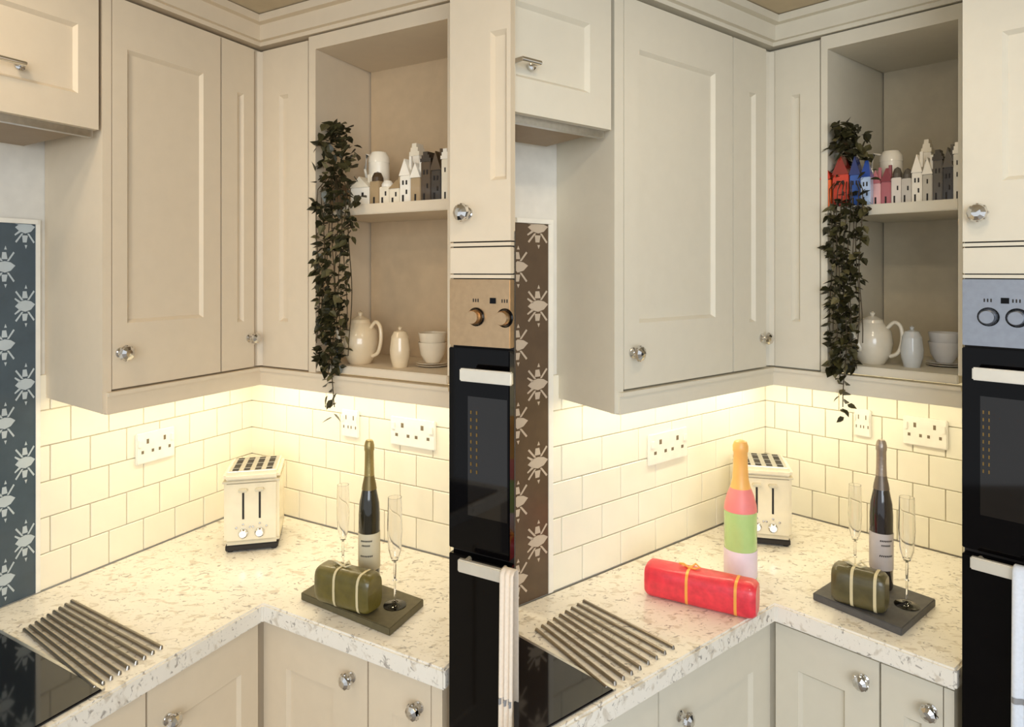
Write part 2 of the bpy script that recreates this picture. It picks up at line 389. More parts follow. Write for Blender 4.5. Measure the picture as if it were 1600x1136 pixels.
    hpoly = clip([K.P(ha, hb0), K.P(ha+.55, hb0), K.P(ha+.55, hb1), K.P(ha, hb1)], K.side)
    part('glass', MB().prism(hpoly, zh, zh+.005), M_hob, hp, bevel=.0015)
    ed = MB(); ed.prism(clip([K.P(ha-.006, hb0), K.P(ha, hb0), K.P(ha, hb1), K.P(ha-.006, hb1)], K.side), zh, zh+.004)
    part('edge_strip', ed, M_steel, hp)
    tv = thing('trivet', f'row of steel heat rods let into the worktop beside the hob by the {W}', 'trivet', (*K.spot(150, 1010, WT), WT))
    NR = 9
    for i in range(NR):
        q = i/(NR-1)
        p0 = K.spot(38+q*(112-38), 990+q*(945-990), WT); p1 = K.spot(148+q*(252-148), 1082+q*(1018-1082), WT)
        if k == 'R': p0 = (max(p0[0], .012), p0[1])
        z = WT+.0035
        part('rod', MB().tube([(*p0, z-.004), (*p0, z), (*p1, z), (*p1, z-.004)], .0033, 8), M_rod, tv, smooth=True)
    # ---- base cabinets
    fb, fa = bW-.022, aW-.022; zk = zf-.002
    bL0 = K.t('L', 407, fb); g1 = K.t('L', 229, fb); z1 = zf-.012; z0 = .16
    def base_cab(name, lab, poly, zbase=.1):
        o = thing(name, lab, 'cabinet', (*poly[0], 0)); part('carcass', MB().prism(poly, zbase, zk), P, o)
        part('plinth', MB().prism([(p[0], p[1]+.018) for p in poly], .0, zbase), P, o); return o
    oB, oA = fb-D, fa-D
    cb = base_cab('base_cabinet', f'corner base cabinet in the left run below the {W} worktop bend', clip([K.P(.02, .02), K.P(g1-.002, .02), K.P(g1-.002, oB), K.P(oA, oB)], K.side))
    dr = door(K, 'L', K.t('L', 403, fb), g1-.002, oB, z0, z1, K.t('L', 377, fb), g1-.03, .26, z1-.085, P, cb)
    kc = K.t('L', 262, fb); knob(K, 'L', kc, fb, z1-.075, dr, .0155)
    aend = farw if k == 'L' else None
    if k == 'L':
        cb2 = base_cab('base_cabinet', f'base cabinet under the hob by the {W}', [K.P(g1+.002, .02), K.P(farw, .02), K.P(farw, oB), K.P(g1+.002, oB)])
        door(K, 'L', g1+.002, farw-.1, oB, z0, z1, g1+.05, farw-.16, .26, z1-.085, P, cb2)
    else:
        pl = clip([K.P(g1+.002, .02), K.P(1.5, .02), K.P(1.5, oB), K.P(g1+.002, oB)], K.side)
        cb2 = base_cab('base_cabinet', f'base cabinet under the hob by the {W}', pl)
        ee = K.t('L', 6, fb); door(K, 'L', g1+.002, ee, oB, z0, z1, g1+.05, ee-.05, .26, z1-.085, P, cb2)
    g2, g3, g4 = K.t('R', 575, fa), K.t('R', 673, fa), K.t('R', 691, fa)
    cb3 = base_cab('base_cabinet', f'base cabinet with wide door right of the worktop bend by the {W}', clip([K.P(.02, .021), K.P(oA, oB+.001), K.P(oA, g2-.002), K.P(.02, g2-.002)], K.side))
    dr = door(K, 'R', K.t('R', 412, fa), g2-.002, oA, z0, z1, K.t('R', 447, fa), K.t('R', 520, fa), .26, z1-.085, P, cb3)
    knob(K, 'R', K.t('R', 550, fa), fa, z1-.045, dr, .0155)
    cb4 = base_cab('base_cabinet', f'narrow base cabinet next to the tall oven housing of the {W} corner', clip([K.P(.02, g2+.001), K.P(oA, g2+.001), K.P(oA, g4-.002), K.P(.02, g4-.002)], K.side))
    dr = door(K, 'R', g2+.002, g3, oA, z0, z1, K.t('R', 612, fa), K.t('R', 640, fa), .26, z1-.085, P, cb4)
    knob(K, 'R', K.t('R', 655, fa), fa, z1-.050, dr, .0155)
    part('filler', MB().box(g3+.002, g4, oA-.001, fa, z0, z1, K.R), P, cb4)
    # ---- tall housing with ovens
    ta = aW-.004; t0, t1 = K.t('R', 701, ta), (K.t('R', 799.3, ta) if k == 'L' else 1.25)
    oT = ta-D
    if k == 'L':
        e = Vector(K.P(oT, t1)); poly = [K.P(oT, t0), (e.x-.002, e.y), (-.003, 1.43), (-.012, 1.43)]
    else:
        poly = [K.P(oT, t0), K.P(oT, t1), K.P(.05, t1), K.P(.05, t0)]
    tw = thing('tall_oven_housing', f'tall cream oven housing at the right end of the {W} corner', 'cabinet', (*K.P(oT, t0), 0))
    part('carcass', MB().prism(poly, .0, CEIL-.004), P, tw)
    kl = K.t('R', 766, ta); kr = (t1-.010) if k == 'L' else t1-.08
    dr = door(K, 'R', t0+.003, t1-.002, oT, 1.683, 2.255, kl, kr, 1.788, 2.047 if k == 'R' else 2.047, P, tw)
    knob(K, 'R', K.t('R', 731, ta), ta, 1.733, dr, .0165)
    part('filler_panel', MB().box(t0+.003, t1-.002, oT, ta, 1.626, 1.672, K.R), P, tw, bevel=.001)
    for z0_, z1_ in ((1.6745, 1.6805), (1.618, 1.6240)): part('trim_strip', MB().box(t0+.003, t1-.002, oT, ta-.001, z0_, z1_, K.R), P, tw)
    part('shadow_gap', MB().box(t0+.002, t1-.002, oT-.002, oT+.004, .55, 1.70, K.R), M_dark, tw)
    part('lower_panel', MB().box(t0+.003, t1-.002, oT, ta, .12, .60, K.R), P, tw)
    ov = thing('double_oven', f'built-in double oven with {"champagne" if k=="L" else "cool silver"} control panel and black glass doors', 'oven', K.R(t0, oT, .61))
    cp = part('control_panel', MB().box(t0+.003, t1-.002, oT, ta+.002, 1.498, 1.616, K.R), ovenm[k], ov, bevel=.001)
    for c in (745, 790):
        tk = K.t('R', c, ta); kmb = MB(); m_ = axis_matrix(K.R(tk, ta+.002, 1.550), K.n('R'))
        ring = part('dial', MB().lathe([(.0165, 0), (.0165, .002), (.0150, .003), (.0150, .0)], 24, m_), M_black, ov, smooth=True)
        kmb.lathe([(.0125, 0), (.0125, .012), (.0110, .015), (0, .015)], 20, m_)
        kn = part('dial_cap', kmb, ovenm[k], ring, smooth=True)
        mk = MB()
        for dx in (-.010, -.003, .004): mk.box(tk+dx*.7, tk+(dx+.003)*.7, ta+.0015, ta+.0024, 1.576, 1.582, K.R)
        part('dial_mark', mk, M_dark, ring)
    tc = K.t('R', 771, ta); part('display', MB().box(tc-.006, tc+.006, ta+.001, ta+.003, 1.574, 1.584, K.R), M_black, cp)
    def odoor(z0, z1, hz, hc0, hc1, name):
        d_ = part(name, MB().box(t0+.003, t1-.002, oT, ta+.004, z0, z1, K.R), M_black, ov, bevel=.0015)
        h0, h1 = K.t('R', hc0, ta+.03), (K.t('R', 798.5, ta+.036) if k == 'L' else t1-.1)
        hb = MB().box(h0, h1, ta+.026, ta+.036, hz-.011, hz+.011, K.R)
        hb.box(h0+.004, h0+.012, ta+.003, ta+.028, hz-.006, hz+.006, K.R); hb.box(h1-.03, h1-.022, ta+.003, ta+.028, hz-.006, hz+.006, K.R)
        part('handle', hb, M_handle, d_, bevel=.002, label='pale metal bar handle'); return d_
    od = odoor(1.135, 1.494, 1.452, 720, 800, 'upper_door')
    wi = MB(); w0, w1 = K.t('R', 733, ta), (t1-.006 if k == 'L' else t1-.12)
    part('window', MB().box(w0, w1, ta+.0035, ta+.0048, 1.20, 1.41, K.R), mat('oven_window', (18, 12, 6) if k == 'L' else (8, 14, 22), .04, noise=.1), od)
    rk = MB()
    for i in range(9): rk.box(K.t('R', 737, ta), K.t('R', 739, ta), ta+.0045, ta+.0054, 1.275+i*.013, 1.281+i*.013, K.R); rk.box(K.t('R', 746, ta), K.t('R', 748, ta), ta+.0045, ta+.0054, 1.275+i*.013, 1.281+i*.013, K.R)
    part('rack_runner', rk, mat('runner_brass', (150, 120, 70), .4, 1), od)
    odoor(.62, 1.125, 1.122, 717, 800, 'lower_door')
    # ---- tea towel over the lower handle
    th0, th1 = K.t('R', 783, ta+.04), (K.t('R', 798.5, ta+.05) if k == 'L' else K.t('R', 842, ta+.04))
    tm = MB(); N = 24; zt_, zb_ = 1.136, .66; vs = []; prof = [(ta+.0225, .80), (ta+.0225, zt_-.004), (ta+.028, zt_), (ta+.036, zt_), (ta+.041, zt_-.006), (ta+.043, zb_+.2), (ta+.044, zb_)]
    for i in range(N+1):
        q = i/N; fold = .004*math.sin(q*math.pi*5)
        for j, (o_, z_) in enumerate(prof): vs.append(K.R(th0+(th1-th0)*q, o_+(fold+.004 if j >= 4 else 0)*(0.4 if j == 4 else 1), z_))
    n = len(prof); fs = [(i*n+j, (i+1)*n+j, (i+1)*n+j+1, i*n+j+1) for i in range(N) for j in range(n-1)]
    me = bpy.data.meshes.new('mesh'); bx_ = K.R(th0, ta+.03, .66)
    me.from_pydata([(x-bx_[0], y-bx_[1], z-bx_[2]) for x, y, z in vs], [], fs); me.polygons.foreach_set('use_smooth', [True]*len(me.polygons))
    to = bpy.data.objects.new('tea_towel', me); COL.objects.link(to); to.location = bx_; me.materials.append(mat('towel_'+k, (236, 222, 204) if k == 'L' else (222, 228, 238), .9, bump=.3, scale=200))
    sm = to.modifiers.new('thickness', 'SOLIDIFY'); sm.thickness = .0016
    ORG[to.name] = tuple(bx_); tag(to, f'{"cream" if k=="L" else "pale blue white"} tea towel hanging from the lower oven handle', 'towel')
    hem = MB(); zhm = 1.63-(1093-428)/(FPX/Vector(K.P(ta+.04, th0)).y)
    for i in range(N):
        q0, q1 = i/N, (i+1)/N; f0, f1 = .004*math.sin(q0*math.pi*5)+.004, .004*math.sin(q1*math.pi*5)+.004
        T0, T1 = th0+(th1-th0)*q0, th0+(th1-th0)*q1
        hem.add([K.R(T0, ta+.0452+f0, zhm-.005), K.R(T1, ta+.0452+f1, zhm-.005), K.R(T1, ta+.0452+f1, zhm+.005), K.R(T0, ta+.0452+f0, zhm+.005)], [(0, 1, 2, 3)])
    part('hem_stripe', hem, mat('hem_grey', (150, 150, 152), .9), to)

LED_W = 1.5
M_handle = mat('pale_handle', (235, 228, 212), .35, .6)
for K in (KL, KR): kitchen(K)

# ------------------------------------------------------------------ sockets
def socket(K, w, c0, c1, z0, z1, lab):
    t0, t1 = sorted((K.t(w, c0, .009), K.t(w, c1, .009))); mp = K.m(w)
    s = thing('double_socket', lab, 'socket', mp((t0+t1)/2, .009, z0))
    part('plate', MB().box(t0, t1, .0075, .016, z0, z1, mp), M_white, s, bevel=.0025)
    wd = t1-t0
    for i, q in enumerate((.28, .72)):
        tc = t0+wd*q; zc = (z0+z1)/2
        hm = MB()
        for dx, dz, ww, hh in ((0, .016, .06, .006), (-.13, -.010, .06, .004), (.13, -.010, .06, .004)):
            hm.box(tc+(dx-ww/2)*wd, tc+(dx+ww/2)*wd, .0158, .0164, zc+dz-hh, zc+dz+hh, mp)
        part('pin_hole', hm, M_hole, s)
        sw = t0+wd*(.08 if i == 0 else .92)
        part('switch', MB().box(sw-.04*wd, sw+.04*wd, .0158, .020, zc+.004, zc+.022, mp), M_white, s, bevel=.001)
for K in (KL, KR):
    W = WHICH[K.key]
    socket(K, 'L', 211, 271, 1.135, 1.215, f'white double socket on the tiles between the {W} and the toaster')
    socket(K, 'R', 612, 682, 1.175, 1.25, f'white double socket on the tiles between bottle and oven, {W} corner')
    socket(K, 'R', 536, 562, 1.175, 1.25, f'white socket on the tiles just left of the dark bottle, {W} corner')

# ------------------------------------------------------------------ toaster
def toaster(K, col, row, yaw, lab):
    x, y = K.spot(col, row, WT); s = thing('toaster', lab, 'toaster', (x, y, WT), yaw, local=True)
    cream = mat('toaster_cream', (240, 228, 198), .25, coat=.4); trim = mat('toaster_trim', (214, 204, 178), .3)
    w, d, h = .134, .15, .205; hw = w/2
    part('base', MB().box(-hw+.003, hw-.003, .004, d-.004, .004, .018), M_rubber, s, bevel=.002, label='dark base')
    for sx in (-1, 1):
        for yy in (.015, d-.015): part('foot', MB().lathe([(.007, 0), (.007, .005)], 10, Matrix.Translation((sx*(hw-.014), yy, 0))), M_rubber, s)
    part('body', MB().box(-hw, hw, 0, d, .018, h-.022), cream, s, bevel=.007)
    part('lower_band', MB().box(-hw-.001, hw+.001, -.001, d+.001, .026, .031), trim, s, bevel=.001)
    tp = part('top', MB().box(-hw-.002, hw+.002, -.003, d+.003, h-.024, h), cream, s, bevel=.008)
    part('top_band', MB().box(-hw-.003, hw+.003, -.004, d+.004, h-.026, h-.021), trim, s, bevel=.001)
    part('slot_plate', MB().box(-hw+.010, hw-.010, .010, d-.010, h-.001, h+.0012), M_steel, s)
    for i in range(4):
        cx = -hw+.026+i*(w-.052)/3
        part('slot', MB().box(cx-.0075, cx+.0075, .016, d-.016, h+.0008, h+.0020), M_dark, s)
        g = MB()
        for j in range(3): g.box(cx-.0078, cx+.0078, .03+j*.042, .033+j*.042, h+.0016, h+.0028)
        part('guard_wire', g, M_steel, s)
    for sx in (-.02, .02):
        part('lever_slot', MB().box(sx-.0025, sx+.0025, -.0008, .002, .085, .155), M_dark, s)
        part('lever', MB().box(sx-.011, sx+.011, -.013, .001, .156, .164), trim, s, bevel=.002)
        mm = Matrix.Translation((sx, 0, .050)) @ Matrix.Rotation(math.pi/2, 4, 'X')
        dl = part('dial', MB().lathe([(.0115, 0), (.0115, .008), (.009, .011), (0, .011)], 20, mm), M_chrome, s, smooth=True)
        for q in range(3):
            a = math.radians(150-q*60); part('button', MB().lathe([(.003, 0), (.003, .004), (0, .0045)], 10, Matrix.Translation((sx+.019*math.cos(a), 0, .056+.016*math.sin(a))) @ Matrix.Rotation(math.pi/2, 4, 'X')), M_chrome, s)
toaster(KL, 393, 866, math.radians(14), 'cream four-slot toaster with dark base in the corner by the blue splashback')
toaster(KR, 395, 857, math.radians(-14), 'cream four-slot toaster behind the pastel bottle and red parcel')

# ------------------------------------------------------------------ slate board, bottle, flutes, wrapped parcel
BT = WT+.016
def slate(K, lab):
    pts = [K.spot(c, r, BT) for c, r in ((470, 930), (609, 986), (662, 940), (528, 893))]
    col = mat('slate_'+K.key, (92, 84, 58) if K.key == 'L' else (84, 82, 80), .6, noise=.15, scale=60, bump=.2)
    solo('slate_board', MB().prism(pts, WT, BT), col, lab, 'board', (*pts[1], WT), bevel=.0015)
slate(KL, 'olive grey slate serving board near the champagne oven'); slate(KR, 'grey slate serving board near the cool silver oven')
def bottle(K, col, row, zb, r, h, lab, cols, name='champagne_bottle'):
    x, y = K.spot(col, row, zb); s = thing(name, lab, 'bottle', (x, y, zb), 0, local=True)
    k = h/.33
    gl = part('body', MB().lathe([(r*.9, 0), (r, .006), (r, .165*k), (r*.93, .190*k), (r*.66, .222*k), (r*.44, .245*k), (r*.42, .25*k)], 28), cols[0], s, smooth=True)
    part('label', MB().lathe([(r+.0004, .045*k), (r+.0008, .046*k), (r+.0008, .125*k), (r+.0004, .126*k)], 28, cap=False), cols[1], s, smooth=True)
    part('collar', MB().lathe([(r*.70, .2205*k), (r*.63, .232*k), (r*.50, .246*k), (r*.46, .252*k)], 24), cols[2], s, smooth=True)
    part('foil', MB().lathe([(r*.47, .250*k), (r*.44, .27*k), (r*.42, .305*k), (r*.47, .308*k), (r*.47, .318*k), (r*.40, .326*k), (r*.30, .330*k), (0, .330*k)], 24), cols[3], s, smooth=True)
    return s
dkg = mat('dark_bottle_glass', (34, 30, 14), .06, coat=.5); lbl = mat('bottle_label', (206, 196, 168), .6)
for K in (KL, KR):
    warm = K.key == 'L'
    b = bottle(K, 577, 921, BT, .0235, .328, f'dark champagne bottle with muted foil neck on the {"olive grey" if warm else "grey"} slate board',
           [dkg if warm else mat('dark_bottle_glass_b', (38, 32, 32), .06, coat=.5), lbl if warm else mat('bottle_label_b', (196, 188, 186), .6), mat('foil_band_'+K.key, (120, 104, 66) if warm else (120, 110, 100), .4, .6), mat('foil_'+K.key, (164, 146, 96) if warm else (168, 156, 144), .35, .7, bump=.4, scale=200)])
    mk = MB()
    for i, (q0, q1, zz) in enumerate(((-.6, .5, .108), (-.5, .3, .098), (-.65, .55, .075))):
        n = 8; rr = .0246
        for j in range(n):
            a0 = -math.pi/2+q0+(q1-q0)*j/n; a1 = -math.pi/2+q0+(q1-q0)*(j+.7)/n
            mk.add([(rr*math.cos(a0), rr*math.sin(a0), zz), (rr*math.cos(a1), rr*math.sin(a1), zz+.002), (rr*math.cos(a1), rr*math.sin(a1), zz+.005), (rr*math.cos(a0), rr*math.sin(a0), zz+.004)], [(0, 1, 2, 3)])
    part('label_print', mk, M_dark, b)
def flute(K, col, row, h, r, lab):
    x, y = K.spot(col, row, BT); s = thing('champagne_flute', lab, 'glass', (x, y, BT), 0, local=True)
    part('foot', MB().lathe([(r*1.5, 0), (r*1.5, .0015), (r*.5, .004), (.0022, .008)], 24), M_glass, s, smooth=True)
    part('stem', MB().lathe([(.0022, .008), (.0020, h*.22), (.0045, h*.235), (.0022, h*.25), (.003, h*.40)], 14), M_glass, s, smooth=True)
    part('bowl', MB().lathe([(0, h*.40), (r*.45, h*.42), (r*.85, h*.52), (r, h*.70), (r*.9, h), (r*.9-.0012, h), (r-.0012, h*.70), (r*.85-.0012, h*.53), (r*.45, h*.44), (0, h*.425)], 24), M_glass, s, smooth=True)
for K in (KL, KR):
    w = 'olive grey' if K.key == 'L' else 'grey'
    flute(K, 536, 908, .215, .0145, f'champagne flute left of the dark bottle on the {w} slate board')
    flute(K, 617, 950, .228, .016, f'champagne flute standing at the right of the {w} slate board')
def parcel(name, lab, cat, p0, p1, zb, hr, wr, m, band, paper_end=True):
    """wrapped cylinder-like parcel lying from p0 to p1 with gathered ends and ribbons."""
    p0, p1 = Vector(p0), Vector(p1); ax = (p1-p0); ln = ax.length; ang = math.atan2(ax.y, ax.x)
    s = thing(name, lab, cat, ((p0.x+p1.x)/2, (p0.y+p1.y)/2, zb), ang, local=True)
    random.seed(5)
    def sec(x, k):
        pts = []
        for i in range(20):
            a = 2*math.pi*i/20; c, d = math.cos(a), math.sin(a)
            e = .55
            yy = wr*math.copysign(abs(c)**e, c); zz = hr*math.copysign(abs(d)**e, d)
            pts.append((x, yy*k, hr+zz*k*(1 if zz > 0 else 1)))
        return pts
    xs = [(-ln/2, .82), (-ln/2+.006, .96), (-ln/2+.014, 1), (-ln*.2, 1), (-ln*.19, .985), (0, 1.0), (ln*.2, .99), (ln/2-.014, 1), (ln/2-.006, .96), (ln/2, .82)]
    vs = []; fs = []
    for x, k in xs: vs += [(px, py, max(pz+random.uniform(-.0008, .0008), .0)) for px, py, pz in sec(x, k)]
    for i in range(len(xs)-1):
        for j in range(20): fs.append((i*20+j, i*20+(j+1) % 20, (i+1)*20+(j+1) % 20, (i+1)*20+j))
    fs += [tuple(range(20))[::-1], tuple((len(xs)-1)*20+j for j in range(20))]
    part('wrapping', MB().add(vs, fs), m, s, smooth=True)
    for q in (-.10, .33):
        rb = MB(); r0 = sec(ln*q-.003, 1.02); r1 = sec(ln*q+.003, 1.02); v2 = r0+r1
        rb.add([(a, b, max(c, .0)) for a, b, c in v2], [(j, (j+1) % 20, 20+(j+1) % 20, 20+j) for j in range(20)])
        part('ribbon', rb, band, s, smooth=True)
    bw = MB()
    for sg in (-1, 1): bw.tube([(-ln*.10, 0, 2*hr), (-ln*.10+sg*.012, .006*sg, 2*hr+.010), (-ln*.10+sg*.022, 0, 2*hr+.006), (-ln*.10+sg*.012, -.004*sg, 2*hr+.002), (-ln*.10, 0, 2*hr+.001)], .0022, 8)
    part('bow', bw, band, s, smooth=True)
    return s
olive = mat('olive_wrap', (96, 86, 34), .35, coat=.3, noise=.2, scale=40, bump=.5); red = mat('red_wrap', (232, 58, 72), .35, coat=.2, noise=.14, scale=60, bump=.6)
for K in (KL, KR):
    parcel('wrapped_parcel', f'dark olive wrapped parcel on the {"olive grey" if K.key=="L" else "grey"} slate board', 'parcel', K.spot(503, 938, BT), K.spot(586, 962, BT), BT, .040, .028,
           olive if K.key == 'L' else mat('olive_wrap_b', (84, 76, 44), .35, coat=.3, noise=.2, scale=40, bump=.5), mat('ribbon_cream', (214, 200, 160), .4))
parcel('wrapped_parcel', 'bright red wrapped parcel with gold ribbon on the worktop bend', 'parcel', KR.spot(212, 928, WT), KR.spot(384, 968, WT), WT, .036, .032, red, mat('ribbon_gold', (250, 176, 84), .35, .2))
def pastel_bottle():
    x, y = KR.spot(357, 906, WT); h, r = .325, .037
    prof = [(r*.92, 0), (r, .006), (r, .155), (r*.96, .172), (r*.80, .195), (r*.58, .215), (r*.48, .232), (r*.43, .26), (r*.41, .295), (r*.46, .298), (r*.46, .310), (r*.36, .320), (0, .325)]
    def cut(z0, z1, g):
        def rr(z):
            for (a, p), (b, q) in zip(prof, prof[1:]):
                if p <= z <= q: return a+(b-a)*(z-p)/(q-p)
            return 0
        zs_ = [z0]+[p for _, p in prof if z0 < p < z1]+[z1]
        return MB().lathe([(max(rr(z)+g, 0), z) for z in zs_], 28)
    s = thing('pastel_bottle', 'pastel bottle with orange neck and green body in front of the toaster', 'bottle', (x, y, WT), 0, local=True)
    part('body', cut(0, .2125, 0), mat('pale_green_glass', (186, 218, 140), .15, coat=.4), s, smooth=True)
    part('label', MB().lathe([(r+.0004, .008), (r+.0009, .009), (r+.0009, .070), (r+.0004, .071)], 28, cap=False), mat('lilac_label', (238, 222, 232), .6), s, smooth=True)
    part('collar', cut(.160, .212, .0008), mat('pink_collar', (246, 140, 136), .4), s, smooth=True)
    part('foil', cut(.212, .325, .0008), mat('orange_foil', (250, 188, 104), .35), s, smooth=True)
pastel_bottle()

# ------------------------------------------------------------------ ceramic houses
def rzfor(K): return math.atan2(K.v.y, K.v.x)
def house(K, c0, c1, ytop, back, body, roof, lab, style='gable', group=None, nwin=2):
    zs = 1.785; o = K.aF-.030-back; t0, t1 = K.t('R', c0, o), K.t('R', c1, o); w = (t1-t0)*.96
    p = K.R((t0+t1)/2, o, zs); sp_ = FPX/p[1]; h = EYE-(ytop-HOR)/sp_-zs; d = min(max(w*.9, .022), .05)
    s = thing('ceramic_house', lab, 'ornament', p, rzfor(K), group, local=True); hw = w/2
    # local -y faces the room
    bh = h*(.62 if style in ('gable', 'hip') else .8 if style != 'dome' else .7)
    B = mat('glaze_%d_%d_%d' % body, body, .25, coat=.4); Rm = mat('glaze_%d_%d_%d' % roof, roof, .25, coat=.4)
    bd = part('body', MB().box(-hw, hw, 0, d, 0, bh), B, s, bevel=.0015)
    rm = MB()
    if style == 'gable':
        rm.add([(-hw-.001, -.002, bh), (hw+.001, -.002, bh), (0, -.002, h), (-hw-.001, d+.002, bh), (hw+.001, d+.002, bh), (0, d+.002, h)], [(0, 1, 2), (5, 4, 3), (0, 2, 5, 3), (1, 4, 5, 2), (0, 3, 4, 1)])
    elif style == 'hip':
        rm.add([(-hw-.001, -.002, bh), (hw+.001, -.002, bh), (hw+.001, d+.002, bh), (-hw-.001, d+.002, bh), (-hw*.3, d/2, h), (hw*.3, d/2, h)], [(0, 1, 5, 4), (2, 3, 4, 5), (1, 2, 5), (3, 0, 4), (0, 3, 2, 1)])
    elif style == 'dome':
        rm.lathe([(hw, bh), (hw*.95, bh+(h-bh)*.4), (hw*.6, bh+(h-bh)*.85), (0, h)], 16, Matrix.Translation((0, d/2, 0)))
    else:
        for i in range(3): rm.box(-hw*(1-.3*i)-.001, hw*(1-.3*i)+.001, -.001, d+.001, bh+(h-bh)*i/3, bh+(h-bh)*(i+1)/3)
    part('roof', rm, Rm, s)
    dk = M_dark
    nz = max(1, int(bh/.03)); ww = min(.006, w*.14)
    for iz in range(nz):
        for ix in range(nwin):
            cx = -hw+w*(ix+1)/(nwin+1); cz = bh*(iz+1.1)/(nz+.9)
            if iz == 0 and ix == 0: part('door', MB().box(cx-ww*.6, cx+ww*.6, -.0008, .001, .0, min(.018, bh*.4)), dk, s)
            else: part('window', MB().box(cx-ww/2, cx+ww/2, -.0008, .001, cz-.004, cz+.006), dk, s)
    if style in ('gable', 'hip') and back == 0: part('chimney', MB().box(hw*.4, hw*.4+.006, d*.3, d*.3+.006, bh+(h-bh)*.3, h+.006), Rm, s)
    return s
CR = (240, 228, 204); TN = (176, 150, 112); DKB = (78, 60, 40); BKB = (48, 38, 30); WH = (248, 240, 224)
gl, gr = 'ceramic houses on the shelf by the brown oven', 'ceramic houses on the shelf by the silver oven'
# left shelf
house(KL, 547, 577, 280, .0, WH, CR, 'low white cottage ornament beside the left plant', 'gable', gl)
house(KL, 577, 592, 271, .0, TN, DKB, 'brown cottage ornament in front of the big white round one', 'dome', gl, 1)
house(KL, 592, 608, 284, .0, CR, WH, 'small cream cottage ornament with pale dome roof, left shelf', 'dome', gl, 2)
house(KL, 608, 624, 284, .0, CR, TN, 'small cream cottage ornament with tan roof, left shelf', 'hip', gl, 2)
house(KL, 624, 641, 252, .0, WH, WH, 'tall plain white house ornament, left shelf', 'gable', gl, 2)
house(KL, 641, 657, 258, .0, TN, WH, 'tan house ornament with white gable, left shelf', 'gable', gl, 1)
house(KL, 657, 673, 241, .0, DKB, BKB, 'tall dark brown house ornament, left shelf', 'step', gl, 2)
house(KL, 673, 689, 240, .0, BKB, DKB, 'tall black house ornament with brown gable, left shelf', 'gable', gl, 2)
house(KL, 689, 702, 236, .0, CR, WH, 'cream house ornament at the right end of the left shelf', 'step', gl, 1)
house(KL, 640, 655, 228, .055, WH, CR, 'white tower ornament standing behind the other left houses', 'step', gl, 1)
# right shelf
house(KR, 482, 498, 258, -.027, (238, 110, 52), (206, 56, 30), 'orange house ornament at the left end of the right shelf', 'gable', gr, 1)
house(KR, 500, 526, 246, -.027, (204, 62, 40), (140, 40, 30), 'red house ornament behind the right plant', 'gable', gr, 2)
house(KR, 527, 544, 248, -.027, (52, 92, 170), (36, 52, 110), 'blue house ornament behind the right plant', 'gable', gr, 2)
house(KR, 544, 560, 254, -.027, (190, 210, 240), (44, 78, 160), 'pale blue house ornament with deep blue roof', 'hip', gr, 2)
house(KR, 560, 576, 270, .0, (244, 190, 186), (190, 110, 116), 'pink cottage ornament, right shelf', 'gable', gr, 1)
house(KR, 576, 592, 266, .0, (186, 104, 110), (150, 76, 84), 'dark rose cottage ornament, right shelf', 'hip', gr, 1)
house(KR, 592, 608, 264, .0, (232, 222, 210), (92, 84, 74), 'pale grey cottage ornament with dark roof, left of a pair', 'dome', gr, 2)
house(KR, 608, 624, 266, .0, (206, 198, 186), (92, 84, 74), 'grey cottage ornament with dark roof, right of a pair', 'dome', gr, 2)
house(KR, 624, 641, 245, .0, WH, WH, 'tall plain white house ornament, right shelf', 'gable', gr, 2)
house(KR, 641, 657, 250, .0, (196, 188, 172), WH, 'grey house ornament with white gable, right shelf', 'gable', gr, 1)
house(KR, 657, 673, 238, .0, (92, 84, 72), (66, 58, 48), 'tall grey brown house ornament, right shelf', 'step', gr, 2)
house(KR, 673, 689, 234, .0, (58, 52, 46), (92, 84, 72), 'tall black house ornament with grey gable, right shelf', 'gable', gr, 2)
house(KR, 689, 702, 226, .0, (226, 220, 204), WH, 'pale house ornament at the right end of the right shelf', 'step', gr, 1)
house(KR, 640, 655, 222, .035, WH, CR, 'white tower ornament standing behind the other right houses', 'step', gr, 1)
def round_cottage(K, c0, c1, ytop, lab, back):
    zs = 1.785; o = K.aF-.075 if K.key == 'L' else K.aF-.09; t0, t1 = K.t('R', c0, o), K.t('R', c1, o); p = K.R((t0+t1)/2, o, zs)
    sp_ = FPX/p[1]; h = EYE-(ytop-HOR)/sp_-zs; r = min((c1-c0)/2/sp_, .034); s = thing('teapot_cottage', lab, 'ornament', p, rzfor(K), local=True)
    Bm = mat('white_glaze', (246, 236, 216), .2, coat=.4)
    part('body', MB().lathe([(r*.8, 0), (r*.95, h*.1), (r, h*.5), (r*.98, h*.78)], 24), Bm, s, smooth=True)
    part('lid', MB().lathe([(r*1.02, h*.78), (r*.98, h*.88), (r*.7, h*.97), (0, h)], 24), Bm, s, smooth=True)
    hp = [(-r*.8, 0, h*.92), (-r*1.5, 0, h*.96), (-r*1.75, 0, h*.7), (-r*1.4, 0, h*.45), (-r*.9, 0, h*.4)]
    part('handle', MB().tube(hp, .0035, 8), Bm, s, smooth=True)
for K in (KL, KR): round_cottage(K, 576, 609, 240 if K.key == 'L' else 238, f'large round white teapot cottage behind the {"left" if K.key=="L" else "right"} shelf houses', 0)

